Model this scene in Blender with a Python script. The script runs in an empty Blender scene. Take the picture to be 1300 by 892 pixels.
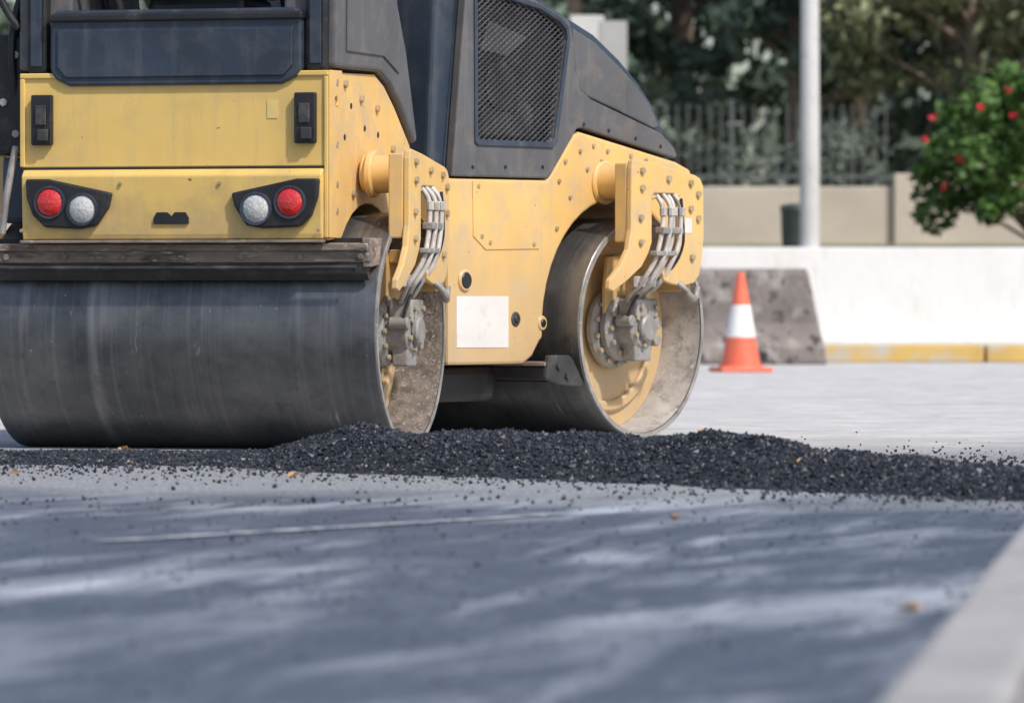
import bpy, math, random
import numpy as np
from mathutils import Vector, Matrix
random.seed(4); rng=np.random.default_rng(7)
scene=bpy.context.scene
R=math.radians

# ------------------------------------------------------------------ materials
def newmat(name):
    m=bpy.data.materials.new(name); m.use_nodes=True
    nt=m.node_tree; b=nt.nodes['Principled BSDF']; return m,nt,b
def nd(nt,t,**k):
    n=nt.nodes.new(t)
    for a,v in k.items():
        try: setattr(n,a,v)
        except Exception: pass
    return n
def noise(nt,vec,scale,detail=4,rough=.55):
    n=nd(nt,'ShaderNodeTexNoise'); n.inputs['Scale'].default_value=scale
    n.inputs['Detail'].default_value=detail; n.inputs['Roughness'].default_value=rough
    nt.links.new(vec,n.inputs['Vector']); return n.outputs['Fac']
def ramp(nt,fac,a,b,ca=0.,cb=1.):
    n=nd(nt,'ShaderNodeMapRange'); n.inputs[1].default_value=a;n.inputs[2].default_value=b
    n.inputs[3].default_value=ca;n.inputs[4].default_value=cb
    nt.links.new(fac,n.inputs[0]); return n.outputs[0]
def mix(nt,fac,a,b):
    n=nd(nt,'ShaderNodeMix',data_type='RGBA')
    for s,v in ((0,fac),(6,a),(7,b)):
        if isinstance(v,(tuple,list)): n.inputs[s].default_value=(*v[:3],1)
        elif isinstance(v,(int,float)): n.inputs[s].default_value=v
        else: nt.links.new(v,n.inputs[s])
    return n.outputs[2]
def math_(nt,op,a,b=0.):
    n=nd(nt,'ShaderNodeMath',operation=op)
    for s,v in ((0,a),(1,b)):
        if isinstance(v,(int,float)): n.inputs[s].default_value=v
        else: nt.links.new(v,n.inputs[s])
    return n.outputs[0]
def coords(nt,scale=(1,1,1),kind='Object'):
    t=nd(nt,'ShaderNodeTexCoord'); m=nd(nt,'ShaderNodeMapping'); m.inputs['Scale'].default_value=scale
    nt.links.new(t.outputs[kind],m.inputs['Vector']); return m.outputs['Vector']
def bump(nt,b,h,strength=.3,dist=.01):
    n=nd(nt,'ShaderNodeBump'); n.inputs['Strength'].default_value=strength; n.inputs['Distance'].default_value=dist
    nt.links.new(h,n.inputs['Height']); nt.links.new(n.outputs['Normal'],b.inputs['Normal'])
def mk(name,base,rough=.5,metal=0.,var=.15,scale=4,dirt=None,dth=(.55,.75),dscale=9,speck=None,sth=(.68,.74),sscale=45,bmp=.1,bscale=60,stretch=(1,1,1),spec=.5,streak=None,low=None):
    m,nt,b=newmat(name); v=coords(nt,stretch)
    n1=noise(nt,v,scale,3)
    lo=tuple(c*(1-var*1.3) for c in base); hi=tuple(min(1,c*(1+var)) for c in base)
    c=mix(nt,ramp(nt,n1,.3,.7),lo,hi)
    if dirt: c=mix(nt,ramp(nt,noise(nt,v,dscale,5,.65),dth[0],dth[1]),c,dirt)
    if streak:
        vs_=coords(nt,(14,14,.9)); c=mix(nt,ramp(nt,noise(nt,vs_,1.3,4,.6),.54,.76,0,.85),c,streak)
    if low:   # road dust that settles on the lower parts: (colour, z_full, z_none)
        s=nd(nt,'ShaderNodeSeparateXYZ'); nt.links.new(coords(nt),s.inputs[0])
        zz=math_(nt,'ADD',s.outputs[2],math_(nt,'MULTIPLY',math_(nt,'SUBTRACT',noise(nt,coords(nt),6,4,.7),.5),.9))
        c=mix(nt,ramp(nt,zz,low[1],low[2],.6,0),c,low[0])
    if speck: c=mix(nt,ramp(nt,noise(nt,v,sscale,3,.6),sth[0],sth[1]),c,speck)
    nt.links.new(c,b.inputs['Base Color'])
    nt.links.new(ramp(nt,n1,.3,.7,max(0,rough-.1),min(1,rough+.12)),b.inputs['Roughness'])
    b.inputs['Metallic'].default_value=metal
    b.inputs['Specular IOR Level'].default_value=spec
    if bmp: bump(nt,b,noise(nt,v,bscale,2),bmp,.004)
    return m

YEL=mk('yellow_paint',(.80,.545,.165),.42,0,.06,3,dirt=(.60,.43,.19),dth=(.50,.80),dscale=4,speck=(.20,.12,.06),sth=(.725,.745),sscale=30,bmp=.05,streak=(.64,.46,.20),low=((.42,.31,.18),.70,.98))
YELR=mk('yellow_paint_dusty',(.80,.50,.165),.5,0,.07,4,dirt=(.56,.42,.26),dth=(.45,.74),dscale=6,speck=(.14,.09,.06),sth=(.715,.735),sscale=42,bmp=.1,streak=(.60,.44,.25),low=((.40,.31,.22),.25,.85))
NAVY=mk('dark_blue_plastic',(.036,.050,.076),.38,0,.2,3,dirt=(.085,.09,.10),dth=(.5,.85),speck=(.2,.17,.13),sth=(.75,.77),sscale=30,bmp=.05,streak=(.085,.095,.11))
GREY=mk('grey_plastic',(.105,.104,.110),.5,0,.15,3,dirt=(.19,.165,.14),dth=(.5,.82),speck=(.25,.2,.15),sth=(.73,.75),sscale=36,bmp=.08,streak=(.16,.15,.14))
BLACK=mk('black_rubber',(.018,.018,.02),.5,0,.3,5,dirt=(.06,.055,.05),bmp=.1)
STEEL=mk('worn_steel',(.34,.32,.30),.55,.25,.25,9,dirt=(.17,.13,.09),dscale=14,speck=(.5,.46,.4),sth=(.64,.68),sscale=60,bmp=.3)
RUST=mk('rusty_steel',(.28,.22,.18),.75,.05,.35,9,dirt=(.09,.068,.052),dth=(.5,.66),dscale=8,speck=(.50,.46,.40),sth=(.6,.7),sscale=26,bmp=.4,stretch=(.5,1,2))
DARK=mk('dark_steel',(.055,.053,.053),.6,.2,.3,9,dirt=(.14,.125,.11),bmp=.3)
PIPE=mk('hydraulic_line',(.54,.50,.46),.5,.1,.2,15,dirt=(.32,.24,.17),dscale=20,bmp=.2)
CONCIN=mk('drum_inside',(.44,.41,.38),.8,0,.2,7,dirt=(.24,.21,.19),dth=(.5,.7),dscale=12,speck=(.6,.55,.5),sth=(.62,.7),sscale=50,bmp=.5)
CRUST=mk('caked_asphalt',(.20,.165,.14),.9,0,.35,22,dirt=(.07,.06,.055),dscale=25,speck=(.42,.36,.3),sth=(.60,.68),sscale=70,bmp=1.0,bscale=70)
WHITEP=mk('white_sticker',(.74,.70,.66),.5,0,.05,6,dirt=(.55,.48,.4),dth=(.55,.8),bmp=.03)
CHROME=mk('bolt_metal',(.46,.37,.24),.45,.3,.2,20,bmp=.1)
GRILLE=mk('grille_wire',(.13,.13,.145),.45,.3,.2,9,bmp=0)

def lens_mat(name,col):
    m,nt,b=newmat(name); v=coords(nt)
    t=nd(nt,'ShaderNodeTexVoronoi'); t.inputs['Scale'].default_value=110; nt.links.new(v,t.inputs['Vector'])
    c=mix(nt,ramp(nt,t.outputs['Distance'],0,.6),tuple(min(1,x*1.2+.02) for x in col),tuple(x*.75 for x in col))
    nt.links.new(c,b.inputs['Base Color']); b.inputs['Roughness'].default_value=.15
    b.inputs['Coat Weight'].default_value=.6
    bump(nt,b,t.outputs['Distance'],.25,.003); return m
RED=lens_mat('red_lens',(.74,.035,.035)); CLEAR=lens_mat('clear_lens',(.62,.62,.60))

def drum_mat():
    m,nt,b=newmat('drum_steel'); v=coords(nt)
    vs=coords(nt,(7,.5,.5)); vf=coords(nt,(60,1.2,1.2)); vd=coords(nt,(22,3.,3.))
    base=mix(nt,ramp(nt,noise(nt,v,3.0,6,.65),.3,.7),(.085,.088,.095),(.23,.228,.225))
    s1=ramp(nt,noise(nt,vs,1.2,3),.62,.72)
    c=mix(nt,math_(nt,'MULTIPLY',s1,.40),base,(.50,.48,.46))
    s2=ramp(nt,noise(nt,vf,1.,2),.50,.8)
    c=mix(nt,math_(nt,'MULTIPLY',s2,.28),c,(.40,.39,.38))
    s3=ramp(nt,noise(nt,vd,1.,4,.7),.66,.72)
    c=mix(nt,math_(nt,'MULTIPLY',s3,.6),c,(.58,.56,.54))
    c=mix(nt,ramp(nt,noise(nt,v,60,2),.735,.76),c,(.46,.43,.40))
    c=mix(nt,ramp(nt,noise(nt,v,9,6,.7),.58,.75,0,.55),c,(.07,.06,.055))
    nt.links.new(c,b.inputs['Base Color']); b.inputs['Metallic'].default_value=.7
    nt.links.new(ramp(nt,noise(nt,v,14,5,.7),.3,.7,.30,.55),b.inputs['Roughness'])
    bump(nt,b,noise(nt,v,50,4),.1,.003); return m
DRUM=drum_mat()

# ------------------------------------------------------------------ mesh helpers
def finish(o,mat,parent,bevel=0,seg=2,smooth=False,split=35):
    if mat: o.data.materials.append(mat)
    if smooth:
        for p in o.data.polygons: p.use_smooth=True
    if bevel:
        m=o.modifiers.new('bevel','BEVEL'); m.width=bevel; m.segments=seg; m.limit_method='ANGLE'; m.angle_limit=R(30)
    if smooth:
        m=o.modifiers.new('split','EDGE_SPLIT'); m.split_angle=R(split)
    if parent: o.parent=parent
    return o
def add_mesh(name,verts,faces,mat,parent=None,**k):
    me=bpy.data.meshes.new(name); me.from_pydata(verts,[],faces); me.update()
    import bmesh
    bm=bmesh.new(); bm.from_mesh(me); bmesh.ops.recalc_face_normals(bm,faces=bm.faces); bm.to_mesh(me); bm.free()
    o=bpy.data.objects.new(name,me); scene.collection.objects.link(o)
    return finish(o,mat,parent,**k)
def box(name,x0,x1,y0,y1,z0,z1,mat,parent=None,bevel=.004,**k):
    v=[(x,y,z) for x in (x0,x1) for y in (y0,y1) for z in (z0,z1)]
    f=[(0,1,3,2),(4,6,7,5),(0,4,5,1),(2,3,7,6),(0,2,6,4),(1,5,7,3)]
    return add_mesh(name,v,f,mat,parent,bevel=bevel,**k)
def prism(name,poly,a0,a1,mat,parent=None,axis='x',bevel=.004,taper=0,**k):
    """poly in the plane normal to axis.  axis x: poly=(y,z); axis y: poly=(x,z)"""
    n=len(poly); vs=[]
    for a in (a0,a1):
        for p in poly:
            vs.append((a,p[0],p[1]) if axis=='x' else ((p[0],a,p[1]) if axis=='y' else (p[0],p[1],a)))
    fs=[tuple(range(n)),tuple(range(2*n-1,n-1,-1))]+[(i,(i+1)%n,n+(i+1)%n,n+i) for i in range(n)]
    return add_mesh(name,vs,fs,mat,parent,bevel=bevel,**k)
def holed(name,outline,holes,a0,a1,mat,parent=None,axis='x',bevel=.003,**k):
    cu=bpy.data.curves.new('tmp','CURVE'); cu.dimensions='2D'; cu.fill_mode='BOTH'; cu.extrude=abs(a1-a0)/2
    for loop in [outline]+holes:
        s=cu.splines.new('POLY'); s.points.add(len(loop)-1); s.use_cyclic_u=True
        for i,p in enumerate(loop): s.points[i].co=(p[0],p[1],0,1)
    t=bpy.data.objects.new('tmp',cu); scene.collection.objects.link(t)
    dg=bpy.context.evaluated_depsgraph_get(); me=bpy.data.meshes.new_from_object(t.evaluated_get(dg))
    c=(a0+a1)/2
    vs=[]
    for v in me.vertices:
        x,y,z=v.co; vs.append((c+z,x,y) if axis=='x' else (x,c+z,y))
    fs=[tuple(p.vertices) for p in me.polygons]
    bpy.data.objects.remove(t)
    o=add_mesh(name,vs,fs,mat,parent,bevel=0)
    import bmesh
    bm=bmesh.new(); bm.from_mesh(o.data); bmesh.ops.remove_doubles(bm,verts=bm.verts,dist=1e-5)
    bmesh.ops.dissolve_limit(bm,angle_limit=R(2),verts=bm.verts,edges=bm.edges)
    bmesh.ops.recalc_face_normals(bm,faces=bm.faces); bm.to_mesh(o.data); bm.free()
    if bevel:
        m=o.modifiers.new('bevel','BEVEL'); m.width=bevel; m.segments=2; m.limit_method='ANGLE'; m.angle_limit=R(40)
    return o
def lathe(name,prof,mat,parent=None,seg=96,axis='x',center=(0,0,0),closed=True,smooth=True,**k):
    vs=[];fs=[];n=len(prof)
    for i in range(seg):
        a=2*math.pi*i/seg
        for (h,r) in prof:
            c,s=r*math.cos(a),r*math.sin(a)
            p={'x':(h,c,s),'y':(c,h,s),'z':(c,s,h)}[axis]
            vs.append((p[0]+center[0],p[1]+center[1],p[2]+center[2]))
    m=n if closed else n-1
    for i in range(seg):
        j=(i+1)%seg
        for q in range(m):
            q2=(q+1)%n
            fs.append((i*n+q,j*n+q,j*n+q2,i*n+q2))
    return add_mesh(name,vs,fs,mat,parent,smooth=smooth,**k)
def cyl(name,center,r,h,mat,parent=None,axis='x',seg=24,r2=None,ch=.15,**k):
    r2=r if r2 is None else r2; c=min(r*ch,h*.3)
    prof=[(-h/2,0.0001),(-h/2,r-c),(-h/2+c,r),(h/2-c,r2),(h/2,max(r2-c,.0002)),(h/2,0.0001)]
    return lathe(name,prof,mat,parent,seg,axis,center,closed=False,**k)
def tube(name,pts,r,mat,parent=None,res=3):
    cu=bpy.data.curves.new(name,'CURVE'); cu.dimensions='3D'; cu.bevel_depth=r; cu.bevel_resolution=res; cu.use_fill_caps=True
    s=cu.splines.new('NURBS'); s.points.add(len(pts)-1)
    for i,p in enumerate(pts): s.points[i].co=(*p,1)
    s.use_endpoint_u=True; s.order_u=3; s.resolution_u=8
    o=bpy.data.objects.new(name,cu); scene.collection.objects.link(o); cu.materials.append(mat)
    if parent: o.parent=parent
    return o
def bolts(name,lst,r,mat,parent,axis='x',h=.012):
    vs=[];fs=[]
    for (x,y,z) in lst:
        b=len(vs); K=6
        for d in (0,h):
            for i in range(K):
                a=2*math.pi*i/K+.3; c,s=r*math.cos(a),r*math.sin(a)
                vs.append((x+d,y+c,z+s) if axis=='x' else (x+c,y-d,z+s))
        fs.append(tuple(b+i for i in range(K))); fs.append(tuple(b+K+i for i in range(K)))
        for i in range(K): fs.append((b+i,b+(i+1)%K,b+K+(i+1)%K,b+K+i))
    return add_mesh(name,vs,fs,mat,parent,bevel=.0015)
def empty(name,loc=(0,0,0),rz=0,parent=None):
    o=bpy.data.objects.new(name,None); scene.collection.objects.link(o); o.location=loc; o.rotation_euler=(0,0,rz)
    o.empty_display_size=.2
    if parent: o.parent=parent
    return o
def arc(cx,cz,r,a0,a1,n=16):
    return [(cx+r*math.cos(R(a0+(a1-a0)*i/n)),cz+r*math.sin(R(a0+(a1-a0)*i/n))) for i in range(n+1)]

# ------------------------------------------------------------------ ROAD ROLLER
# local axes of every module: x = machine's right, y = forward, z = up; origin on the road under the drum's right face
roller=empty('road_roller',(-.384,21.0,0),R(-16))
rear=empty('rear_module',(0,0,0),0,roller)
A2=36; P2=Vector((.533,22.6,0))
d=P2-Vector((-.384,21,0)); a=R(16)
loc2=(d.x*math.cos(a)-d.y*math.sin(a), d.x*math.sin(a)+d.y*math.cos(a),0)
front=empty('front_module',loc2,R(-(A2-16)),roller)
W=1.56; RAD=.45

def drum_unit(par,tag,fn,side_in):
    sh=.022
    prof=[(0,RAD-.006),(-.006,RAD),(-W+.006,RAD),(-W,RAD-.006),(-W,RAD-sh),(-W+.20,RAD-sh),(-.20,RAD-sh),(0,RAD-sh)]
    lathe(tag+'_drum_shell',prof,DRUM,par,160,'x',(0,0,RAD))
    lathe(tag+'_drum_lining',[(-.004,RAD-sh-.001),(-.19,RAD-sh-.004),(-.19,RAD-sh-.010),(-.004,RAD-sh-.003)],side_in,par,128,'x',(0,0,RAD))
    lathe(tag+'_drum_rim',[(.003,RAD-.003),(.003,RAD-sh+.001),(-.01,RAD-sh+.001),(-.01,RAD-.003)],STEEL,par,128,'x',(0,0,RAD))
    for nn,q in ((-.185,1),(-W+.185,-1)):
        lathe(tag+'_drum_web',[(nn,.001),(nn,RAD-sh-.012),(nn-.012*q,RAD-sh-.012),(nn-.012*q,.001)],YELR,par,96,'x',(0,0,RAD),closed=False)
    lathe(tag+'_web_ring',[(-.17,.30),(-.163,.31),(-.163,.335),(-.17,.345),(-.184,.345),(-.184,.30)],YELR,par,96,'x',(0,0,RAD))
    cyl(tag+'_hub_flange',(-.15,0,RAD),.165,.05,STEEL,par,seg=40)
    cyl(tag+'_hub_plate',(-.105,0,RAD),.135,.06,STEEL,par,seg=40)
    cyl(tag+'_motor',(-.04,0,RAD),.088,.11,STEEL,par,seg=32)
    cyl(tag+'_motor_cap',(.028,0,RAD),.055,.03,STEEL,par,seg=24)
    box(tag+'_valve_block',-.07,.025,-.07,.085,RAD+.045,RAD+.12,STEEL,par,bevel=.008)
    box(tag+'_valve_block_low',-.06,.005,-.055,.06,RAD-.135,RAD-.055,STEEL,par,bevel=.008)
    for k,(y,z) in enumerate([(.095,RAD+.02),(.09,RAD-.05),(-.09,RAD+.03)]):
        cyl(tag+'_port_%d'%k,(-.02,y,z),.024,.075,STEEL,par,seg=12)
    bl=[(-.075,.116*math.cos(t),RAD+.116*math.sin(t)) for t in np.linspace(0,2*math.pi,12,endpoint=False)]
    bl+=[(-.125,.150*math.cos(t),RAD+.150*math.sin(t)) for t in np.linspace(.2,2*math.pi+.2,14,endpoint=False)]
    bl+=[(.013,.070*math.cos(t),RAD+.070*math.sin(t)) for t in np.linspace(.4,2*math.pi+.4,6,endpoint=False)]
    bl+=[(.025,-.045,RAD+.085),(.025,.06,RAD+.085)]
    bolts(tag+'_hub_bolts',bl,.012,CHROME,par)
    out=[(-.235,1.137),(-.10,1.122),(.2,1.078),(.235,1.065),(.258,1.035),(.262,.825),(.24,.70),(.225,.664),(.19,.635),(.115,.622),(.03,.63),(-.03,.645),(-.035,.675),(-.01,.70),(.035,.72),(.058,.767),
         (.058,.98),(.045,1.0),(-.10,1.0),(-.116,.985),(-.116,.80),(-.14,.755),(-.19,.70),(-.30,.64),(-.39,.60),(-.42,.61),(-.415,.645),(-.34,.70),(-.285,.77),(-.265,.85),(-.262,1.10),(-.255,1.13)]
    for s,nm in ((1,''),(-1,'_far')):
        f0,f1=(fn-.025,fn) if s==1 else (-W-fn,-W-fn+.025)
        prism(tag+'_fork_plate'+nm,out,f0,f1,YELR,par,bevel=.005)
        b0,b1=(-.14,fn-.025) if s==1 else (-W-fn+.025,-W+.14)
        box(tag+'_fork_beam'+nm,b0,b1,-.04,.2,.985,1.04,YELR,par,bevel=.01)
        box(tag+'_fork_flange'+nm,b1-.06 if s==1 else b0,b1 if s==1 else b0+.06,-.262,-.245,.80,1.12,YELR,par,bevel=.006)
        cyl(tag+'_pivot_tube'+nm,((b0+b1)/2,-.10,1.045),.072,abs(b1-b0)+.03,YELR,par,seg=36,ch=.08)
        cyl(tag+'_pivot_collar'+nm,(b0+.02 if s==1 else b1-.02,-.10,1.045),.09,.03,YELR,par,seg=36,ch=.08)
    prism(tag+'_hub_carrier',[(-.10,.74),(.10,.76),(.19,.68),(.20,.60),(.15,.50),(.09,.40),(.0,.37),(-.09,.41),(-.12,.5),(-.12,.62)],-.118,-.098,YELR,par,bevel=.004)
    prism(tag+'_carrier_web',[(.02,.76),(.12,.76),(.20,.68),(.20,.60),(.17,.60),(.16,.67),(.10,.71),(.03,.71)],-.098,fn-.026,YELR,par,bevel=.004)
    bolts(tag+'_fork_bolts',[(fn,-.19,1.09),(fn,-.19,1.02),(fn,.0,1.06),(fn,.16,1.045),(fn,.215,1.0),(fn,.215,.90),(fn,.16,.94),(fn,.17,.74),(fn,-.20,.90),(fn,-.2,.8)],.015,CHROME,par)
    prism(tag+'_fork_label',[(.12,.84),(.17,.84),(.17,.90),(.12,.90)],fn,fn+.0015,WHITEP,par,bevel=0)
    for i in range(4):
        y=-.085+.038*i; j=.012*(i%2); e=random.uniform(-.006,.006)
        tube(tag+'_hydraulic_line_%d'%i,[(fn-.06,y+.02,1.03),(fn+.01+j,y+.025+e,.98),(fn+.02+j,y+.02-e,.90),(fn+.018+j,y+.005+e,.80),(fn+.01+j,y-.03-e,.72),(fn-.02+j,y-.05,.66),(fn-.05+j,y-.055,.62),(.0+j,y*.9-.02,.59),(-.02,y*.9,.56)],.0105,PIPE,par)
        cyl(tag+'_fitting_%d'%i,(fn-.035+j-.03,y-.05,.64),.018,.045,PIPE,par,'z',seg=8)
        cyl(tag+'_elbow_%d'%i,(fn+.02+j,y+.022,.925),.016,.035,PIPE,par,'z',seg=8)
    box(tag+'_line_clamp',fn-.005,fn+.04,-.09,.06,.835,.862,STEEL,par,bevel=.004)
    box(tag+'_line_clamp_low',fn-.005,fn+.035,-.13,.02,.745,.765,STEEL,par,bevel=.004)
    tube(tag+'_wire_hose',[(fn+.03,.05,.98),(fn+.04,.05,.88),(fn+.03,.07,.78),(fn,.02,.68),(.02,-.08,.60),(0,-.10,.5)],.006,BLACK,par)
    tube(tag+'_tie_down_hook',[(fn-.012,.08,.64),(fn+.02,.09,.61),(fn+.03,.11,.585),(fn+.02,.15,.565),(fn+.01,.19,.58),(fn+.01,.195,.62)],.014,STEEL,par)
drum_unit(rear,'rear',.075,CRUST)
drum_unit(front,'front',.13,CONCIN)

# ---- rear module hull
hull=[(-.49,.79),(-.49,1.418),(.08,1.43),(.20,1.39),(.33,1.315),(.54,1.17),(.58,.9),(.58,.36),(.50,.36)]+arc(0,.45,.485,-5,134,14)
prism('rear_hull',hull,-.17,-1.39,YELR,rear,bevel=.006)
box('rear_door',-1.388,-.172,-.506,-.491,1.066,1.416,YEL,rear,bevel=.006)
box('rear_door_lip',-1.392,-.166,-.516,-.503,1.404,1.424,YEL,rear,bevel=.004)
box('rear_door_side_lip',-.182,-.166,-.516,-.5065,.80,1.403,YEL,rear,bevel=.004)
box('rear_door_side_lip_l',-1.392,-1.372,-.516,-.5065,1.07,1.403,YEL,rear,bevel=.004)
box('rear_door_seam',-1.38,-.18,-.509,-.5065,1.060,1.068,BLACK,rear,bevel=0)
prism('rear_light_panel',[(-.492,.80),(-.53,.795),(-.535,.815),(-.545,1.035),(-.525,1.058),(-.492,1.060)],-.183,-1.375,YEL,rear,bevel=.006)
box('rear_panel_drip_edge',-1.38,-.18,-.55,-.50,.782,.793,RUST,rear,bevel=.003)
def PR(px,py): return (-.78+(px-221)/322.,.6+(370-py)/340.)
def rp(name,pts,f0,f1,mat,**k):
    return prism(name,[PR(*p) for p in pts],f0,f1,mat,rear,axis='y',**k)
rp('light_cluster_housing_left',[(37,226),(66,226),(148,244),(144,262),(128,286),(108,290),(62,288),(46,272),(38,250)],-.566,-.535,BLACK,bevel=.008)
rp('light_cluster_housing_right',[(301,245),(384,227),(412,227),(410,250),(402,274),(388,288),(340,290),(320,286),(305,262)],-.566,-.535,BLACK,bevel=.008)
for nm,px,py,mt in (('tail_lamp_l',69,256,RED),('reverse_lamp_l',111,265,CLEAR),('reverse_lamp_r',333,265,CLEAR),('tail_lamp_r',376,257,RED)):
    x,z=PR(px,py)
    lathe(nm+'_bezel',[(-.563,.064),(-.574,.062),(-.574,.054),(-.563,.053)],NAVY,rear,32,'y',(x,0,z))
    lathe(nm,[(-.586,.0001),(-.583,.022),(-.577,.042),(-.568,.053),(-.56,.053)],mt,rear,32,'y',(x,0,z),closed=False)
for px in (54,391):
    x,z=PR(px,150)
    box('rubber_latch',x-.042,x+.042,-.535,-.508,z-.095,z+.095,BLACK,rear,bevel=.006)
    box('rubber_latch_slot',x-.022,x+.022,-.543,-.536,z-.02,z+.055,DARK,rear,bevel=.004)
    box('rubber_latch_pull',x-.012,x+.03,-.55,-.536,z-.08,z-.035,DARK,rear,bevel=.004)
rp('vent_slot',[(200,284),(200,276),(204,269),(218,269),(223,274),(227,269),(241,269),(245,276),(245,284)],-.5445,-.540,BLACK,bevel=.001)
bolts('rear_panel_screws',[(PR(p,q)[0],-.546,PR(p,q)[1]) for p,q in ((158,232),(285,232),(30,292),(410,292))],.008,CHROME,rear,axis='y',h=.006)
rp('worn_label',[(341,127),(354,127),(354,150),(341,150)],-.5085,-.5065,mk('yellow_label',(.72,.54,.2),.6),bevel=0)
box('scraper_carrier',-W+.0,-.015,-.475,-.425,.708,.782,RUST,rear,bevel=.006)
box('scraper_carrier_lip',-W+.01,-.02,-.492,-.476,.752,.779,RUST,rear,bevel=.004)
bolts('scraper_carrier_bolts',[(-W+.1+k*.235,-.476,.73) for k in range(7)],.013,RUST,rear,axis='y',h=.01)
prism('scraper_blade',[(-.468,.707),(-.43,.707),(-.425,.65),(-.437,.64),(-.46,.665)],-.03,-W+.02,DARK,rear,bevel=.003)
box('scraper_back',-W+.02,-.04,-.424,-.40,.66,.80,BLACK,rear,bevel=0)
tube('spray_bar',[(-W+.05,-.50,.69),(-.8,-.50,.688),(-.06,-.50,.69)],.009,DARK,rear)
prism('scraper_bracket',[(-.48,.80),(-.33,.80),(-.36,.70),(-.47,.69)],-.045,-.012,RUST,rear,bevel=.004)
bolts('rear_side_bolts',[(-.17,-.42,1.38),(-.17,-.42,1.15),(-.17,-.42,1.0),(-.17,-.42,.90),(-.17,-.30,1.38),(-.17,-.1,1.33),(-.17,.1,1.30),(-.17,.3,1.15),(-.17,.35,1.0),(-.17,-.2,.97)],.016,CHROME,rear)
for k,(y,z) in enumerate([(-.22,1.30),(-.05,1.22),(.12,1.2),(-.3,1.18)]):
    cyl('side_hole_%d'%k,(-.1695,y,z),.012,.003,BLACK,rear,seg=14)
holed('rear_corner_plate',[(-.505,.80),(-.505,1.425),(-.36,1.428),(-.36,1.0),(-.40,.86),(-.43,.80)],[arc(-.43,1.31,.02,0,350,12)],-.169,-.160,YELR,rear)
fend=[(-.47,1.435),(-.45,2.0),(.24,2.0),(.30,1.72),(.42,1.53),(.56,1.20),(.54,1.172),(.34,1.325),(.21,1.40),(.08,1.44)]
prism('side_console_right',fend,-.145,-.36,GREY,rear,bevel=.018,seg=3)
prism('side_console_inset',[(-.36,1.50),(-.35,1.9),(.18,1.9),(.24,1.68),(.33,1.52),(.30,1.44),(.20,1.47),(.1,1.50)],-.137,-.146,GREY,rear,bevel=.004)
prism('side_console_left',fend,-1.415,-1.20,GREY,rear,bevel=.018,seg=3)
box('platform_floor',-1.36,-.2,-.45,.5,1.432,1.47,BLACK,rear)
for x0 in (-1.372,-.262):
    box('rops_post',x0,x0+.085,-.50,-.40,1.425,2.35,BLACK,rear,bevel=.014)
    box('rops_post_face',x0+.02,x0+.065,-.507,-.501,1.45,2.3,NAVY,rear,bevel=.004)
    box('rops_post_front',x0+.01,x0+.07,.40,.46,1.43,2.35,BLACK,rear,bevel=.014)
box('canopy_roof',-1.45,-.12,-.62,.70,2.35,2.43,YEL,rear,bevel=.03)
pan=[(-1.265,1.635),(-1.265,1.43),(-1.245,1.40),(-1.19,1.374),(-.35,1.374),(-.29,1.40),(-.268,1.43),(-.268,1.635),(-.29,1.66),(-1.24,1.66)]
prism('rear_cab_panel',pan,-.525,-.47,NAVY,rear,axis='y',bevel=.010)
ins=[(-1.235,1.585),(-1.235,1.445),(-1.20,1.405),(-.335,1.405),(-.30,1.445),(-.30,1.585)]
prism('rear_cab_panel_raised',ins,-.534,-.5255,NAVY,rear,axis='y',bevel=.008)
box('rear_cab_rail',-1.27,-.26,-.54,-.48,1.615,1.645,BLACK,rear,bevel=.008)
tube('guard_rail',[(-1.27,-.46,1.8),(-1.2,-.46,1.86),(-.3,-.46,1.86),(-.26,-.46,1.8)],.016,BLACK,rear)
box('seat_base',-.98,-.58,-.25,.1,1.471,1.72,BLACK,rear,bevel=.03)
box('seat_cushion',-1.02,-.54,-.3,.15,1.72,1.82,BLACK,rear,bevel=.04,seg=3)
box('seat_back',-1.02,-.54,-.38,-.27,1.76,2.2,BLACK,rear,bevel=.04,seg=3)
for k,x in enumerate((-1.18,-1.12,-.46,-.38)):
    tube('control_lever_%d'%k,[(x,-.1,1.47),(x+.02,-.12,1.65),(x-.02,-.2,1.82)],.014,STEEL if k%2 else BLACK,rear)
cyl('steering_column',(-.78,.35,1.65),.035,.42,BLACK,rear,'z')
lathe('steering_wheel',[(1.86,.17),(1.875,.185),(1.86,.20),(1.845,.185)],BLACK,rear,32,'z',(-.78,.33,0))
for k in range(3):
    tube('left_hose_%d'%k,[(-1.44,-.35+.05*k,1.75),(-1.47,-.42,1.6),(-1.46,-.40+.04*k,1.35),(-1.45,-.3,1.1)],.016,BLACK,rear)
tube('left_step_rail',[(-1.42,-.48,1.15),(-1.45,-.50,1.0),(-1.47,-.50,.82)],.014,STEEL,rear)
box('left_tank',-1.56,-1.41,-.4,.2,1.12,1.58,BLACK,rear,bevel=.02)
box('left_tank_bracket',-1.52,-1.41,-.38,.1,.86,1.11,NAVY,rear,bevel=.02)
tube('left_mirror_arm',[(-1.42,-.45,1.6),(-1.50,-.5,1.7),(-1.55,-.5,1.95)],.015,BLACK,rear)
bolts('left_bracket_bolts',[(-1.45,-.401,1.5),(-1.50,-.401,1.32),(-1.45,-.401,1.2)],.016,STEEL,rear,axis='y')

cyl('articulation_joint',(-.80,.95,.62),.11,.55,DARK,rear,'z')
box('articulation_beam',-.95,-.65,.55,1.25,.42,.58,DARK,rear,bevel=.02)

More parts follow.
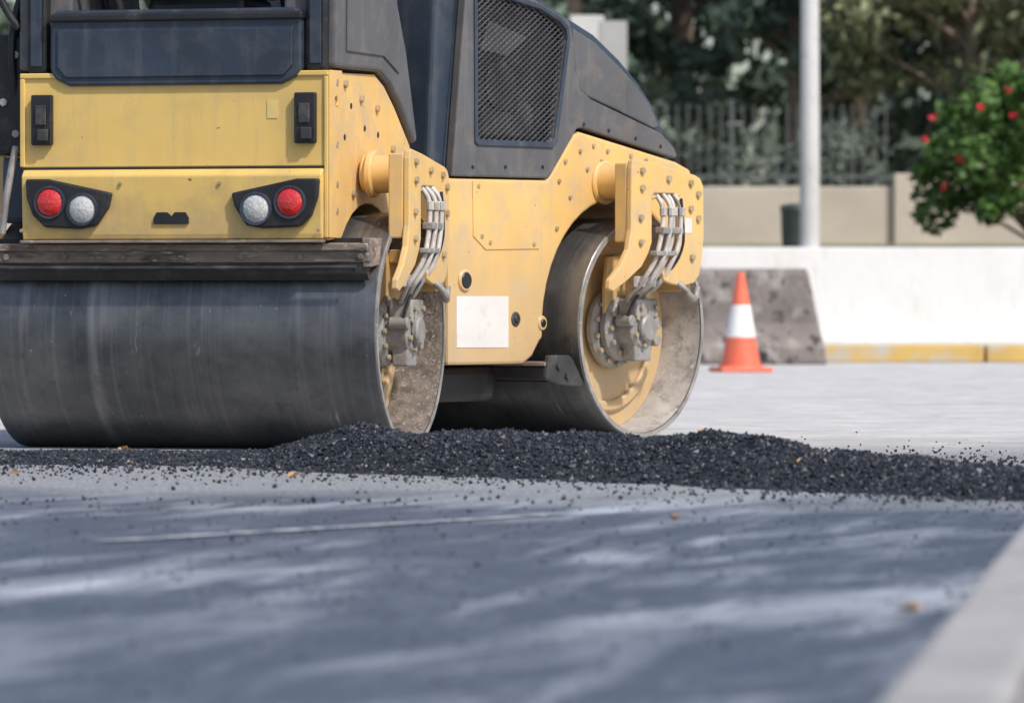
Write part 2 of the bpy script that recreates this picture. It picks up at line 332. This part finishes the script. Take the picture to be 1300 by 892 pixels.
# ---- front module
N0=-.12; N1=-1.44
fb=[(-1.17,.31),(-.66,.31),(-.60,.34),(-.55,.40)]+arc(0,.45,.53,184,4,22)+[(.56,.49),(.585,.70),(.575,1.0),(.53,1.11),(.43,1.14),(-.27,1.25),(-.31,1.235),(-.50,1.05),(-1.17,1.047)]
prism('front_body',fb,N0,N1,YELR,front,bevel=.012)
hb=[(-1.15,1.056),(-.51,1.058),(-.48,1.072),(-.30,1.262),(-.26,1.268),(.40,1.157),(.425,1.165),(.415,1.20),(.36,1.30),(.29,1.385),(.18,1.475),(.06,1.555),(-.12,1.65),(-.30,1.71),(-.5,1.78),(-.8,1.86),(-1.02,1.89),(-1.04,1.88)]
prism('engine_hood',hb,N0-.035,N1+.035,NAVY,front,bevel=.045,seg=4)
gr=[(-.985,1.215),(-.97,1.203),(-.49,1.203),(-.468,1.215),(-.378,1.62),(-.385,1.66),(-.43,1.69),(-.56,1.735),(-.99,1.80)]
ck=[(-1.15,1.054),(-.51,1.056),(-.48,1.07),(-.30,1.26),(-.26,1.266),(.41,1.155),(.425,1.165),(.40,1.20),(.30,1.26),(.02,1.33),(-.20,1.385),(-.27,1.42),(-.31,1.50),(-.335,1.66),(-.36,1.70),(-.45,1.73),(-.6,1.775),(-.8,1.835),(-1.0,1.86),(-1.05,1.85)]
holed('hood_cheek_frame',ck,[gr],N0-.034,N0+.006,GREY,front,bevel=.007)
grl=[(-1.005,1.19),(-.985,1.178),(-.475,1.178),(-.447,1.20),(-.353,1.625),(-.362,1.672),(-.42,1.708),(-.56,1.755),(-1.01,1.82)]
holed('grille_surround',grl,[gr],N0+.004,N0+.014,NAVY,front,bevel=.004)
cki=[(-.19,1.395),(.02,1.345),(.29,1.275),(.33,1.285),(.26,1.375),(.15,1.46),(.03,1.53),(-.14,1.62),(-.29,1.67),(-.30,1.60),(-.27,1.47),(-.24,1.415)]
prism('hood_side_panel',cki,N0-.034,N0-.018,GREY,front,bevel=.008)
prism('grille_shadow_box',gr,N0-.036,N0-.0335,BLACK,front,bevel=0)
cyl('air_filter',(N0-.030,-.78,1.42),.10,.010,DARK,front,seg=32)
cyl('engine_pulley',(N0-.030,-.62,1.30),.06,.010,DARK,front,seg=32)
prism('engine_part',[(-.95,1.22),(-.6,1.22),(-.66,1.30),(-.9,1.34)],N0-.034,N0-.024,DARK,front)
prism('engine_part_up',[(-.92,1.56),(-.74,1.54),(-.6,1.62),(-.86,1.68)],N0-.034,N0-.024,GREY,front)
def inside(p,poly):
    c=False;n=len(poly)
    for i in range(n):
        x1,y1=poly[i];x2,y2=poly[(i+1)%n]
        if (y1>p[1])!=(y2>p[1]) and p[0]<(x2-x1)*(p[1]-y1)/(y2-y1)+x1: c=not c
    return c
vs=[];fs=[];ix={}
dy,dz=.040,.024
def gv(i,j):
    if (i,j) not in ix: ix[(i,j)]=len(vs); vs.append((N0-.004,-1.0+i*dy/2,1.2+j*dz/2))
    return ix[(i,j)]
for i in range(0,40):
    for j in range(0,64):
        if (i+j)%2: continue
        if inside((-1.0+i*dy/2,1.2+j*dz/2),gr): fs.append((gv(i-1,j),gv(i,j-1),gv(i+1,j),gv(i,j+1)))
g=add_mesh('grille_mesh',vs,fs,GRILLE,front)
w=g.modifiers.new('w','WIREFRAME'); w.thickness=.0058; w.use_even_offset=False
tw=[(-1.225,1.06),(-1.09,1.06),(-1.02,1.93),(-1.10,2.0),(-1.17,1.95)]
prism('hood_rear_tower',tw,N0-.05,N1+.05,NAVY,front,bevel=.03,seg=4)
side=lambda px,py:((px-784)/181.,.6+(370-py)*(22.67+.809*(px-784)/181.)/7000.)
prism('white_decal',[side(582,376),side(645,376),side(645,441),side(582,441)],N0,N0+.002,WHITEP,front,bevel=0)
prism('side_access_panel',[side(*p) for p in ((601,229),(640,231),(683,231),(683,316),(617,317),(602,300))],N0,N0+.004,YELR,front,bevel=.0015)
x,z=side(592,356); cyl('side_port_rim',(N0,x,z),.045,.02,YELR,front,seg=24); cyl('side_port',(N0+.006,x,z),.034,.016,BLACK,front,seg=24)
for k,p in enumerate(((654,405),(687,410))):
    x,z=side(*p); cyl('lift_lug_%d'%k,(N0,x,z),.03,.012,DARK if k==0 else YELR,front,seg=16)
    cyl('lift_lug_hole_%d'%k,(N0+.006,x,z),.016,.012,BLACK,front,seg=16)
bolts('front_side_bolts',[(N0,*side(*p)) for p in ((612,300),(622,308),(608,236),(676,310),(708,230),(716,205),(735,192),(752,185),(770,192),(800,198),(820,204),(744,215),(722,250),(762,205),(705,290))],.010,CHROME,front,h=.008)
bolts('frame_bolts',[(N0+.006,*side(*p)) for p in ((640,212),(686,212),(600,212),(738,158),(770,166),(805,176),(838,186))],.008,BLACK,front,h=.005)
box('front_scraper_bar',-W+.02,-.03,-.64,-.55,.245,.30,DARK,front,bevel=.006)
box('front_scraper_top',-W+.02,-.02,-.66,-.50,.302,.318,RUST,front,bevel=.003)
prism('front_scraper_end',[(-.64,.345),(-.50,.345),(-.475,.33),(-.40,.235),(-.41,.215),(-.57,.225),(-.66,.25)],-.032,-.010,DARK,front,bevel=.006)
bolts('front_scraper_bolts',[(-.01,-.58,.30),(-.01,-.52,.26)],.014,DARK,front)
box('underbody_tank',-1.3,-.25,-1.1,-.66,.16,.30,BLACK,front,bevel=.03)
box('front_scraper_blade',-W+.03,-.035,-.55,-.462,.235,.26,BLACK,front,bevel=.003)

# ------------------------------------------------------------------ GROUND
def pos(nt): return nd(nt,'ShaderNodeNewGeometry').outputs['Position']
m,nt,b=newmat('asphalt_road'); p=pos(nt)
sep=nd(nt,'ShaderNodeSeparateXYZ'); nt.links.new(p,sep.inputs[0]); X,Y=sep.outputs[0],sep.outputs[1]
big=noise(nt,p,1.1,5,.6); mid=noise(nt,p,6,5,.6); fine=noise(nt,p,55,4,.7); vf=noise(nt,p,140,2,.6)
wob=math_(nt,'ADD',Y,math_(nt,'MULTIPLY',math_(nt,'SUBTRACT',big,.5),3.0))
edge=math_(nt,'ADD',wob,math_(nt,'MULTIPLY',X,.35))
# dusty wipes left by tyres and brooms, at several angles to the road
def wipes(rot,sc,s,det=6,ro=.62):
    r=nd(nt,'ShaderNodeVectorRotate'); r.rotation_type='Z_AXIS'; r.inputs['Angle'].default_value=R(rot); nt.links.new(p,r.inputs['Vector'])
    mp=nd(nt,'ShaderNodeMapping'); mp.inputs['Scale'].default_value=sc; nt.links.new(r.outputs[0],mp.inputs['Vector'])
    return noise(nt,mp.outputs[0],s,det,ro)
st=wipes(24,(1.5,.30,1),1.5,7,.66); st2=wipes(10,(3.6,.40,1),1.7,6); st3=wipes(38,(6,.8,1),2.2,6,.7); st4=wipes(-20,(9,.9,1),2.,5,.7)
blot=noise(nt,p,.6,4,.6)
c1=mix(nt,ramp(nt,fine,.34,.66),(.050,.062,.088),(.120,.140,.180))  # near asphalt; blue of reflected sky light is tinted into its colour
c1=mix(nt,ramp(nt,mid,.45,.62,0,.5),c1,(.060,.072,.100))
dust=math_(nt,'ADD',ramp(nt,st,.50,.62,0,.62),ramp(nt,st2,.52,.64,0,.40))
dust=math_(nt,'ADD',dust,ramp(nt,st3,.54,.68,0,.38))
dust=math_(nt,'ADD',dust,ramp(nt,st4,.58,.70,0,.25))
dust=math_(nt,'MULTIPLY',dust,ramp(nt,blot,.34,.56,.22,1.))
dust=math_(nt,'MULTIPLY',dust,ramp(nt,fine,.3,.6,.65,1.))
c1=mix(nt,math_(nt,'MINIMUM',dust,.9),c1,(.56,.59,.64))
c2=mix(nt,ramp(nt,fine,.40,.60),(.085,.09,.10),(.50,.50,.51))
c2=mix(nt,ramp(nt,mid,.42,.6,0,.6),c2,(.24,.25,.27))
c2=mix(nt,ramp(nt,vf,.60,.68,0,.8),c2,(.60,.60,.60))
c3=mix(nt,ramp(nt,mid,.35,.65),(.52,.505,.49),(.68,.66,.64))
c3=mix(nt,ramp(nt,fine,.54,.64,0,.7),c3,(.26,.25,.25))
c3=mix(nt,ramp(nt,noise(nt,p,2.2,5,.7),.5,.62,0,.6),c3,(.78,.765,.73))
c3=mix(nt,ramp(nt,noise(nt,p,.9,5,.7),.56,.66,0,.5),c3,(.33,.33,.33))
c=mix(nt,ramp(nt,edge,15.0,16.8),c1,c2)
c=mix(nt,ramp(nt,edge,20.5,23.5),c,c3)
nt.links.new(c,b.inputs['Base Color'])
nt.links.new(ramp(nt,edge,15,17,.5,.9),b.inputs['Roughness'])
bump(nt,b,math_(nt,'ADD',fine,math_(nt,'MULTIPLY',vf,.6)),.7,.010)
ROAD=m
def sheet(name,x0,x1,y0,y1,z,mat,nx=1,ny=1):
    vs=[(x0+(x1-x0)*i/nx,y0+(y1-y0)*j/ny,z) for j in range(ny+1) for i in range(nx+1)]
    fs=[(j*(nx+1)+i,j*(nx+1)+i+1,(j+1)*(nx+1)+i+1,(j+1)*(nx+1)+i) for j in range(ny) for i in range(nx)]
    return add_mesh(name,vs,fs,mat)
SOIL=mk('dry_soil',(.22,.20,.14),.95,0,.3,.8,dirt=(.10,.12,.05),dscale=.5,bmp=.4)
sheet('ground',-600,600,-300,900,-.01,SOIL)
sheet('road',-40,40,-5,46.6,0,ROAD)
LINE=mk('worn_white_paint',(.55,.56,.58),.7,0,.2,5,dirt=(.12,.14,.17),dth=(.46,.60),dscale=14)
l0=Vector((-.98,13.2));l1=Vector((.12,14.8)); dv=(l1-l0).normalized(); nv=Vector((-dv.y,dv.x))*.035
add_mesh('road_marking',[(l0.x-nv.x,l0.y-nv.y,.004),(l1.x-nv.x,l1.y-nv.y,.004),(l1.x+nv.x,l1.y+nv.y,.004),(l0.x+nv.x,l0.y+nv.y,.004)],[(0,1,2,3)],LINE)

# ---- loose asphalt pile
ctrl=[(-3.2,19.9,.014),(-1.6,19.9,.022),(-1.05,19.8,.024),(-.86,19.55,.036),(-.74,19.45,.075),(-.52,19.3,.138),(-.30,19.1,.118),(.13,18.7,.118),(.45,18.3,.115),(.66,17.95,.142),(.80,17.8,.132),(.98,17.55,.105),(1.15,17.3,.095),(1.33,17.0,.078),(1.55,16.8,.062),(1.9,16.6,.05),(2.6,16.4,.02),(3.4,16.3,.0)]
cx=np.array([q[0] for q in ctrl]);cy=np.array([q[1] for q in ctrl]);ch=np.array([q[2] for q in ctrl])
ph=rng.uniform(0,6.28,(14,2)); fr=rng.uniform(2,22,(14,2))
def lump(x,y):
    s=0
    for k in range(14): s=s+np.sin(fr[k,0]*x*1.3+ph[k,0])*np.sin(fr[k,1]*y*1.0+ph[k,1])/(1+.12*(fr[k,0]+fr[k,1]))
    return s/4
def hgt(x,y):
    yc=np.interp(x,cx,cy); h=np.interp(x,cx,ch)
    d=(y-yc); sg=np.where(d<0,.62,.40)
    e=np.exp(-(d/sg)**2/1.2)
    return h*e*(1+.36*lump(x,y))+.010*lump(x*2.3,y*2.1)*(e>.02) - .008
xs=np.linspace(-3.2,3.4,420); ys=np.linspace(15.4,20.5,180)
GX,GY=np.meshgrid(xs,ys); GZ=hgt(GX,GY)+rng.normal(0,.0025,GX.shape)
vs=np.stack([GX,GY,GZ],-1).reshape(-1,3).tolist(); nx=len(xs)
fs=[(j*nx+i,j*nx+i+1,(j+1)*nx+i+1,(j+1)*nx+i) for j in range(len(ys)-1) for i in range(nx-1)]
m,nt,b=newmat('fresh_asphalt_mix')
rp_=nd(nt,'ShaderNodeNewGeometry').outputs['Random Per Island']
c=mix(nt,rp_,(.006,.0078,.013),(.034,.040,.054))
c=mix(nt,ramp(nt,rp_,.985,.987),c,(.26,.25,.24))
nt.links.new(c,b.inputs['Base Color']); b.inputs['Roughness'].default_value=.5
MIXM=m
BED=mk('asphalt_bed',(.012,.014,.019),.75,0,.4,60,bmp=1.,bscale=160)
pile=empty('asphalt_pile',(0,18,0))
o=add_mesh('pile_bed',vs,fs,BED); o.parent=pile; o.matrix_parent_inverse=Matrix.Translation((0,-18,0))
octv=np.array([(1,0,0),(-1,0,0),(0,1,0),(0,-1,0),(0,0,1),(0,0,-1)],float)
octf=np.array([(0,2,4),(2,1,4),(1,3,4),(3,0,4),(2,0,5),(1,2,5),(3,1,5),(0,3,5)])
def stones(name,P,S,mat):
    n=len(P)
    q=rng.normal(size=(n,4)); q/=np.linalg.norm(q,axis=1)[:,None]
    w,x,y,z=q.T
    Rm=np.stack([1-2*(y*y+z*z),2*(x*y-z*w),2*(x*z+y*w),2*(x*y+z*w),1-2*(x*x+z*z),2*(y*z-x*w),2*(x*z-y*w),2*(y*z+x*w),1-2*(x*x+y*y)],-1).reshape(n,3,3)
    V=octv[None]*rng.uniform(.6,1.25,(n,6,1))+rng.normal(0,.15,(n,6,3))
    V=np.einsum('nij,nkj->nki',Rm,V)*S[:,None,None]+P[:,None,:]
    F=(octf[None]+(np.arange(n)*6)[:,None,None]).reshape(-1,3)
    me=bpy.data.meshes.new(name); me.from_pydata(V.reshape(-1,3).tolist(),[],F.tolist()); me.update()
    o=bpy.data.objects.new(name,me); scene.collection.objects.link(o); me.materials.append(mat); return o
n=70000
x=rng.uniform(-2.3,2.4,n); yc=np.interp(x,cx,cy); y=yc+rng.normal(0,.50,n)
z=hgt(x,y); keep=(z>-.002)&(y<20.6)
x,y,z=x[keep],y[keep],z[keep]
S=rng.uniform(.0035,.0092,len(x))*rng.choice([1,1,1,1.5],len(x))
o=stones('pile_stones',np.stack([x,y,z+S*.3],-1),S,MIXM); o.parent=pile; o.matrix_parent_inverse=Matrix.Translation((0,-18,0))
n=13000
x=rng.uniform(-3,3.5,n); yc=np.interp(x,cx,cy); y=yc-np.abs(rng.normal(0,.9,n))*np.where(rng.random(n)<.65,1,-1.2)
# dense scatter of loose stones behind the right end of the pile
n2=9000; x2=.9+np.abs(rng.normal(0,.9,n2)); y2=np.interp(x2,cx,cy)+rng.gamma(2.,.55,n2)
n3=1500; x3=rng.uniform(-1.5,1.3,n3); y3=rng.uniform(8,16,n3)
x=np.concatenate([x,x2,x3]);y=np.concatenate([y,y2,y3])
keep=(hgt(x,y)<.0)&~((x<.75)&(y>20.5))
kx=-.16+(y-1.9)*.1273; keep&=(x<kx-.02)
x,y=x[keep],y[keep]; S=rng.uniform(.0018,.0070,len(x))*rng.choice([1,1,1.5],len(x))*np.where(y<15.5,.6,1)
stones('loose_gravel',np.stack([x,y,S*.5],-1),S,MIXM)

LEAF=mk('dry_leaf',(.50,.30,.16),.7,0,.3,30,bmp=.3)
vs=[];fs=[]
for (x,y,s) in [(.885,17.15,.045),(-.70,17.6,.035),(.42,14.3,.035),(-1.42,20.2,.04),(.74,10.2,.035),(1.42,18.6,.02),(-1.62,17.9,.025),(.62,18.0,.03)]:
    b0=len(vs);a=random.uniform(0,6.28)
    z0=max(float(hgt(np.array(x),np.array(y))),0)+.008
    for k in range(9):
        t=k/8*math.pi*2; rr=s*(.35+.65*abs(math.cos(t*1.5)))*random.uniform(.8,1.1)
        lx=rr*math.cos(t);ly=rr*.55*math.sin(t)
        vs.append((x+lx*math.cos(a)-ly*math.sin(a),y+lx*math.sin(a)+ly*math.cos(a),z0+abs(math.sin(t))*s*.35+random.uniform(0,.25)*s))
    vs.append((x,y,z0))
    for k in range(8): fs.append((b0+k,b0+k+1,b0+9))
add_mesh('fallen_leaves',vs,fs,LEAF)

# ---- concrete kerb, near right
CONC=mk('kerb_concrete',(.40,.385,.375),.85,0,.12,4,dirt=(.24,.23,.225),dscale=7,bmp=.3,speck=(.16,.155,.15),sth=(.6,.7),sscale=60)
def strip(name,a,b_,wd,z0,z1,mat,parent=None,bevel=.02):
    a=Vector(a);b_=Vector(b_);d=(b_-a).normalized();n_=Vector((d.y,-d.x))*wd
    P=[a,b_,b_+n_,a+n_]
    vs=[(q.x,q.y,z0) for q in P]+[(q.x,q.y,z1) for q in P]
    fs=[(0,1,2,3),(4,5,6,7),(0,1,5,4),(1,2,6,5),(2,3,7,6),(3,0,4,7)]
    return add_mesh(name,vs,fs,mat,parent,bevel=bevel)
strip('kerb',(-.16,1.9),(2.36,21.7),.16,-.005,.12,CONC)
strip('pavement',(.003,1.88),(2.52,21.68),5,-.005,.115,CONC)

# ------------------------------------------------------------------ BACKGROUND
WHITEW=mk('white_wall_paint',(.72,.71,.69),.8,0,.05,.6,dirt=(.58,.565,.54),dth=(.48,.8),dscale=1.5,bmp=.1,streak=(.60,.585,.56))
prism('retaining_wall',[(47.0,0.0),(47.0,.18),(47.25,.30),(47.35,.98),(47.6,.98),(47.6,0)],-25,25,WHITEW,None,bevel=.02)
YK=mk('yellow_kerb_paint',(.60,.40,.12),.8,0,.12,2,dirt=(.50,.46,.40),dth=(.45,.60),dscale=3,bmp=.3)
kerb2=empty('kerb.001',(0,46.7,0))
for k in range(-12,13):
    x0=k*2.0
    o=box('kerb_stone',x0+.01,x0+1.99,46.6,46.97,-.005,.15,YK,None,bevel=.02)
    o.parent=kerb2; o.matrix_parent_inverse=Matrix.Translation((0,-46.7,0))
BARR=mk('weathered_barrier',(.21,.18,.165),.85,0,.25,3,dirt=(.40,.37,.34),dth=(.5,.68),dscale=4,speck=(.07,.06,.055),sth=(.58,.64),sscale=12,bmp=.5)
def barrier(name,cxx,cyy,rz,L=2.2):
    e=empty(name,(cxx,cyy,0),rz)
    prof=[(-.24,.0),(-.24,.14),(-.13,.34),(-.10,.74),(-.07,.79),(.07,.79),(.10,.74),(.13,.34),(.24,.14),(.24,.0)]
    h=L/2; vs=[];n=len(prof)
    for sgn in (-1,1):
        for (y,z) in prof: vs.append((sgn*(h-.16*z/.79),y,z))
    fs=[tuple(range(n)),tuple(range(n,2*n))]+[(i,(i+1)%n,n+(i+1)%n,n+i) for i in range(n)]
    add_mesh('barrier_body',vs,fs,BARR,e,bevel=.03,seg=3)
    for s in (-.45,.45):
        box('forklift_slot',s-.15,s+.15,-.244,-.20,.02,.11,BLACK,e,bevel=.01)
        box('barrier_rib',s-.02,s+.02,-.16,-.09,.36,.72,BARR,e,bevel=.01)
    cyl('barrier_cap',(0,0,.80),.06,.03,BLACK,e,'z')
barrier('road_barrier',1.50,45.6,R(1))
barrier('road_barrier',-.95,45.9,R(-2))
cone=empty('traffic_cone',(1.71,41.2,0),R(12))
OR=mk('cone_orange',(.80,.16,.085),.5,0,.08,6,dirt=(.5,.18,.11),bmp=.05); WH=mk('cone_white',(.82,.80,.78),.5,0,.05,6,dirt=(.6,.57,.55),bmp=.03)
box('cone_base',-.2,.2,-.2,.2,0,.035,OR,cone,bevel=.012)
def rc(z): return .15-.122*(z-.035)/.70
def frus(nm,z0,z1,mt,e=0):
    lathe(nm,[(z0,rc(z0)+e),(z1,rc(z1)+e)],mt,cone,40,'z',(0,0,0),closed=False)
lathe('cone_collar',[(.035,.175),(.05,.165),(.055,.15)],OR,cone,40,'z',closed=False)
frus('cone_lower',.04,.26,OR); frus('cone_white_band',.26,.50,WH,.002); frus('cone_upper',.50,.735,OR)
lathe('cone_tip',[(.735,.028),(.742,.024),(.742,.001)],OR,cone,24,'z',closed=False)
GRASS=mk('dry_grass',(.16,.17,.07),.95,0,.3,1.2,dirt=(.34,.29,.20),dth=(.42,.58),dscale=1.6,bmp=.4)
add_mesh('embankment',[(-40,47.58,.95),(40,47.58,.95),(40,60,1.12),(-40,60,1.12),(40,160,1.6),(-40,160,1.6)],[(0,1,2,3),(3,2,4,5)],GRASS)
BEI=mk('beige_wall_render',(.52,.46,.38),.9,0,.12,1,dirt=(.38,.33,.27),dscale=2,bmp=.2)
box('garden_wall',-30,4.15,60.0,60.3,1.0,1.74,BEI,None,bevel=.02)
box('garden_wall',4.15,30,59.9,60.3,1.0,1.88,BEI,None,bevel=.02)
fence=empty('metal_fence',(0,60.15,1.74))
vs=[];fs=[]
def addbox(x0,x1,y0,y1,z0,z1):
    b0=len(vs)
    vs.extend([(x,y,z) for x in (x0,x1) for y in (y0,y1) for z in (z0,z1)])
    fs.extend([tuple(b0+i for i in f) for f in [(0,1,3,2),(4,6,7,5),(0,4,5,1),(2,3,7,6),(0,2,6,4),(1,5,7,3)]])
xx=-12
while xx<4.1:
    addbox(xx-.008,xx+.008,-.008,.008,0,.90); xx+=.12
for xx in np.arange(-12,4.2,2.4): addbox(xx-.022,xx+.022,-.022,.022,0,.95)
addbox(-12,4.1,-.012,.012,.10,.13)
add_mesh('railing',vs,fs,mk('fence_paint',(.10,.11,.115),.5),fence)
PO=mk('galvanised_pole',(.62,.61,.60),.5,.1,.08,2,dirt=(.46,.44,.42),bmp=.05)
lp=empty('street_lamp',(2.70,50,.97))
lathe('pole',[(0,.092),(9,.055)],PO,lp,32,'z',closed=False)
box('base_plate',-.16,.16,-.16,.16,-.02,.02,PO,lp)
tube('arm',[(0,0,8.9),(0,-.3,9.2),(0,-1.2,9.4),(0,-1.6,9.4)],.04,PO,lp)
box('lamp_head',-.14,.14,-2.2,-1.5,9.33,9.45,PO,lp,bevel=.03)
bn=empty('litter_bin',(2.78,54,1.03))
lathe('bin_body',[(0,.12),(.05,.14),(.36,.15),(.38,.16),(.41,.15),(.43,.08),(.43,.001)],mk('bin_green',(.06,.075,.08),.5),bn,20,'z',closed=False)
box('bin_foot',-.15,.15,-.1,.1,-.03,.0,PO,bn)
sg=empty('road_sign',(.93,58,1.1))
box('sign_panel_a',-.32,-.02,-.03,.03,1.85,2.4,mk('sign_white',(.62,.62,.60),.5,0,.05),sg,bevel=.01)
box('sign_panel_b',-.015,.28,-.03,.03,1.82,2.34,mk('sign_grey',(.42,.42,.41),.5,0,.05),sg,bevel=.01)
cyl('sign_post',(0,.07,1.2),.04,2.4,PO,sg,'z')

# ---- vegetation
def leafmat(name,dark,light,sc=.9):
    m,nt,b=newmat(name); g_=nd(nt,'ShaderNodeNewGeometry')
    n1=noise(nt,g_.outputs['Position'],sc,2)
    c=mix(nt,ramp(nt,n1,.35,.65),dark,light)
    c2=mix(nt,g_.outputs['Random Per Island'],tuple(q*.6 for q in dark),tuple(q*1.3 for q in light))
    c=mix(nt,.5,c,c2)
    nt.links.new(c,b.inputs['Base Color']); b.inputs['Roughness'].default_value=.6
    b.inputs['Specular IOR Level'].default_value=.3
    return m
PINE=leafmat('pine_needles',(.055,.090,.066),(.145,.195,.145))
OLIVE=leafmat('olive_leaves',(.11,.13,.065),(.26,.28,.15))
BUSHM=leafmat('hibiscus_leaves',(.022,.065,.014),(.115,.21,.05),2.)
DARKL=leafmat('distant_leaves',(.06,.085,.066),(.13,.16,.12),.4)
BARK=mk('bark',(.24,.185,.14),.9,0,.3,6,bmp=.6)
def leaves(name,C,Rr,per,size,mat,parent=None,flat=.6,asp=.45):
    n=len(C)*per
    u=rng.normal(size=(n,3)); u/=np.linalg.norm(u,axis=1)[:,None]
    r=rng.random(n)**.45
    cc=np.repeat(C,per,0); rr=np.repeat(Rr,per)[:,None]
    P=cc+u*r[:,None]*rr*np.array([1,1,flat])
    t=rng.normal(size=(n,3)); t/=np.linalg.norm(t,axis=1)[:,None]
    w=np.cross(t,rng.normal(size=(n,3))); w/=np.linalg.norm(w,axis=1)[:,None]
    s=size*rng.uniform(.6,1.4,(n,1))
    V=np.stack([P-t*s,P+w*s*asp,P+t*s,P-w*s*asp],1).reshape(-1,3)
    F=np.arange(n*4).reshape(-1,4)
    me=bpy.data.meshes.new(name); me.from_pydata(V.tolist(),[],F.tolist()); me.update()
    o=bpy.data.objects.new(name,me); scene.collection.objects.link(o); me.materials.append(mat)
    if parent: o.parent=parent
    return o
def tree(name,x,y,z0,h,rad,mat,base=.22,clumps=70,per=130,size=.10,conifer=True):
    e=empty(name,(x,y,z0))
    lathe('trunk',[(0,.20*h/8),(.4,.15*h/8),(h*.5,.10*h/8),(h*.95,.02)],BARK,e,12,'z',closed=False)
    C=[];Rs=[]
    for k in range(clumps):
        t=base+(1-base)*random.random()**1.1
        if conifer: rm=rad*(1-(t-base)/(1-base))**.6*random.uniform(.8,1.1)
        else: rm=rad*math.sin(math.pi*min(1,max(.12,(t-base)/(1-base)*.85+.15)))**.6
        a=random.uniform(0,6.28); r=rm*random.uniform(.25,1)
        c=(r*math.cos(a),r*math.sin(a),t*h-(.12*r if conifer else -.1*r)); C.append(c); Rs.append(random.uniform(.28,.62)*rad/1.8)
        if k%2==0: tube('limb_%d'%k,[(0,0,max(.8,c[2]-.5*r-.1)),(c[0]*.5,c[1]*.5,c[2]-.15*r),c],.022+.012*random.random(),BARK,e,1)
    leaves('crown',np.array(C),np.array(Rs),per,size,mat,e)
for (x,y,h,r,bs) in [(-5.2,66,8.5,2.1,.1),(-2.2,68,9.5,2.3,.1),(.7,66,9,2.0,.12),(2.1,68.5,9.5,1.9,.22),(3.4,65.5,8.5,1.5,.26),(4.3,68.5,8.5,1.5,.2),(7.6,66,9,2.1,.12)]:
    tree('pine_tree',x,y,1.15,h,r,PINE,base=bs,clumps=75,per=130,size=.12)
for (x,y,h,r) in [(5.3,63.5,6.0,2.0),(9.5,62,6,2.0)]:
    tree('olive_tree',x,y,1.13,h,r,OLIVE,base=.26,clumps=75,per=150,size=.085,conifer=False)
C=np.stack([rng.uniform(-16,20,260),rng.uniform(76,84,260),rng.uniform(1.0,11,260)],-1)
leaves('distant_tree_mass',C,rng.uniform(.9,1.9,260),120,.26,DARKL)
be=empty('hibiscus_bush',(5.05,53,1.04))
C=[];Rs=[]
for k in range(95):
    a=random.uniform(0,6.28);t=random.random();z=.08+1.50*t
    rm=1.16*math.sqrt(max(.05,1-((t-.42)/.72)**2)); r=rm*random.uniform(.3,1)
    C.append((r*math.cos(a),r*math.sin(a),z));Rs.append(random.uniform(.13,.30))
leaves('bush_leaves',np.array(C),np.array(Rs),160,.05,BUSHM,be,flat=.9,asp=.55)
for k in range(9): 
    c=C[k*7]; tube('stem_%d'%k,[(0,0,0),(c[0]*.4,c[1]*.4,c[2]*.5),c],.018,BARK,be,1)
fc=np.array([(-1.12,-.40,1.0),(-1.05,-.5,1.22),(-.62,-.85,1.30),(-.38,-1.05,1.45),(-.1,-1.1,1.05),(-.33,-1.1,1.22),(-.8,-.7,.80),(-.2,-1.05,.55),(.4,-1.0,.8),(.6,-.9,1.3),(-.95,-.6,.55)])
leaves('bush_flowers',fc,np.full(len(fc),.028),10,.028,mk('red_petals',(.66,.03,.06),.6,bmp=0),be,flat=.9,asp=.8)
C=np.stack([rng.uniform(-14,4.2,110),rng.uniform(61,63,110),rng.uniform(1.2,2.3,110)],-1)
leaves('hedge',C,rng.uniform(.3,.6,110),100,.08,DARKL)

# ------------------------------------------------------------------ light, world, camera
S=Vector((.66*math.cos(R(48)),-.75*math.cos(R(48)),math.sin(R(48)))).normalized()
sun=bpy.data.lights.new('sun','SUN'); sun.energy=3.3; sun.angle=R(2.5); sun.color=(1,.955,.90)
so=bpy.data.objects.new('sun',sun); scene.collection.objects.link(so); so.rotation_euler=S.to_track_quat('Z','Y').to_euler(); so.location=(5,5,12)
w=bpy.data.worlds.new('World'); scene.world=w; w.use_nodes=True; nt=w.node_tree
sk=nt.nodes.new('ShaderNodeTexSky'); sk.sky_type='NISHITA'; sk.sun_disc=False
sk.sun_elevation=math.asin(S.z); sk.sun_rotation=math.atan2(S.x,S.y); sk.dust_density=2.0; sk.air_density=1.0
bg=nt.nodes['Background']; nt.links.new(sk.outputs[0],bg.inputs[0]); bg.inputs[1].default_value=.15
cam=bpy.data.cameras.new('camera'); co=bpy.data.objects.new('camera',cam); scene.collection.objects.link(co)
cam.sensor_width=36; cam.lens=36*7000/1300.; cam.clip_end=3000; cam.clip_start=.1
co.location=(0,0,.6); co.rotation_euler=(R(90)-math.atan(76/7000.),0,0)
cam.dof.use_dof=True; cam.dof.focus_distance=20.8; cam.dof.aperture_fstop=4.8
scene.camera=co
scene.view_settings.view_transform='Standard'; scene.view_settings.look='None'; scene.view_settings.exposure=0
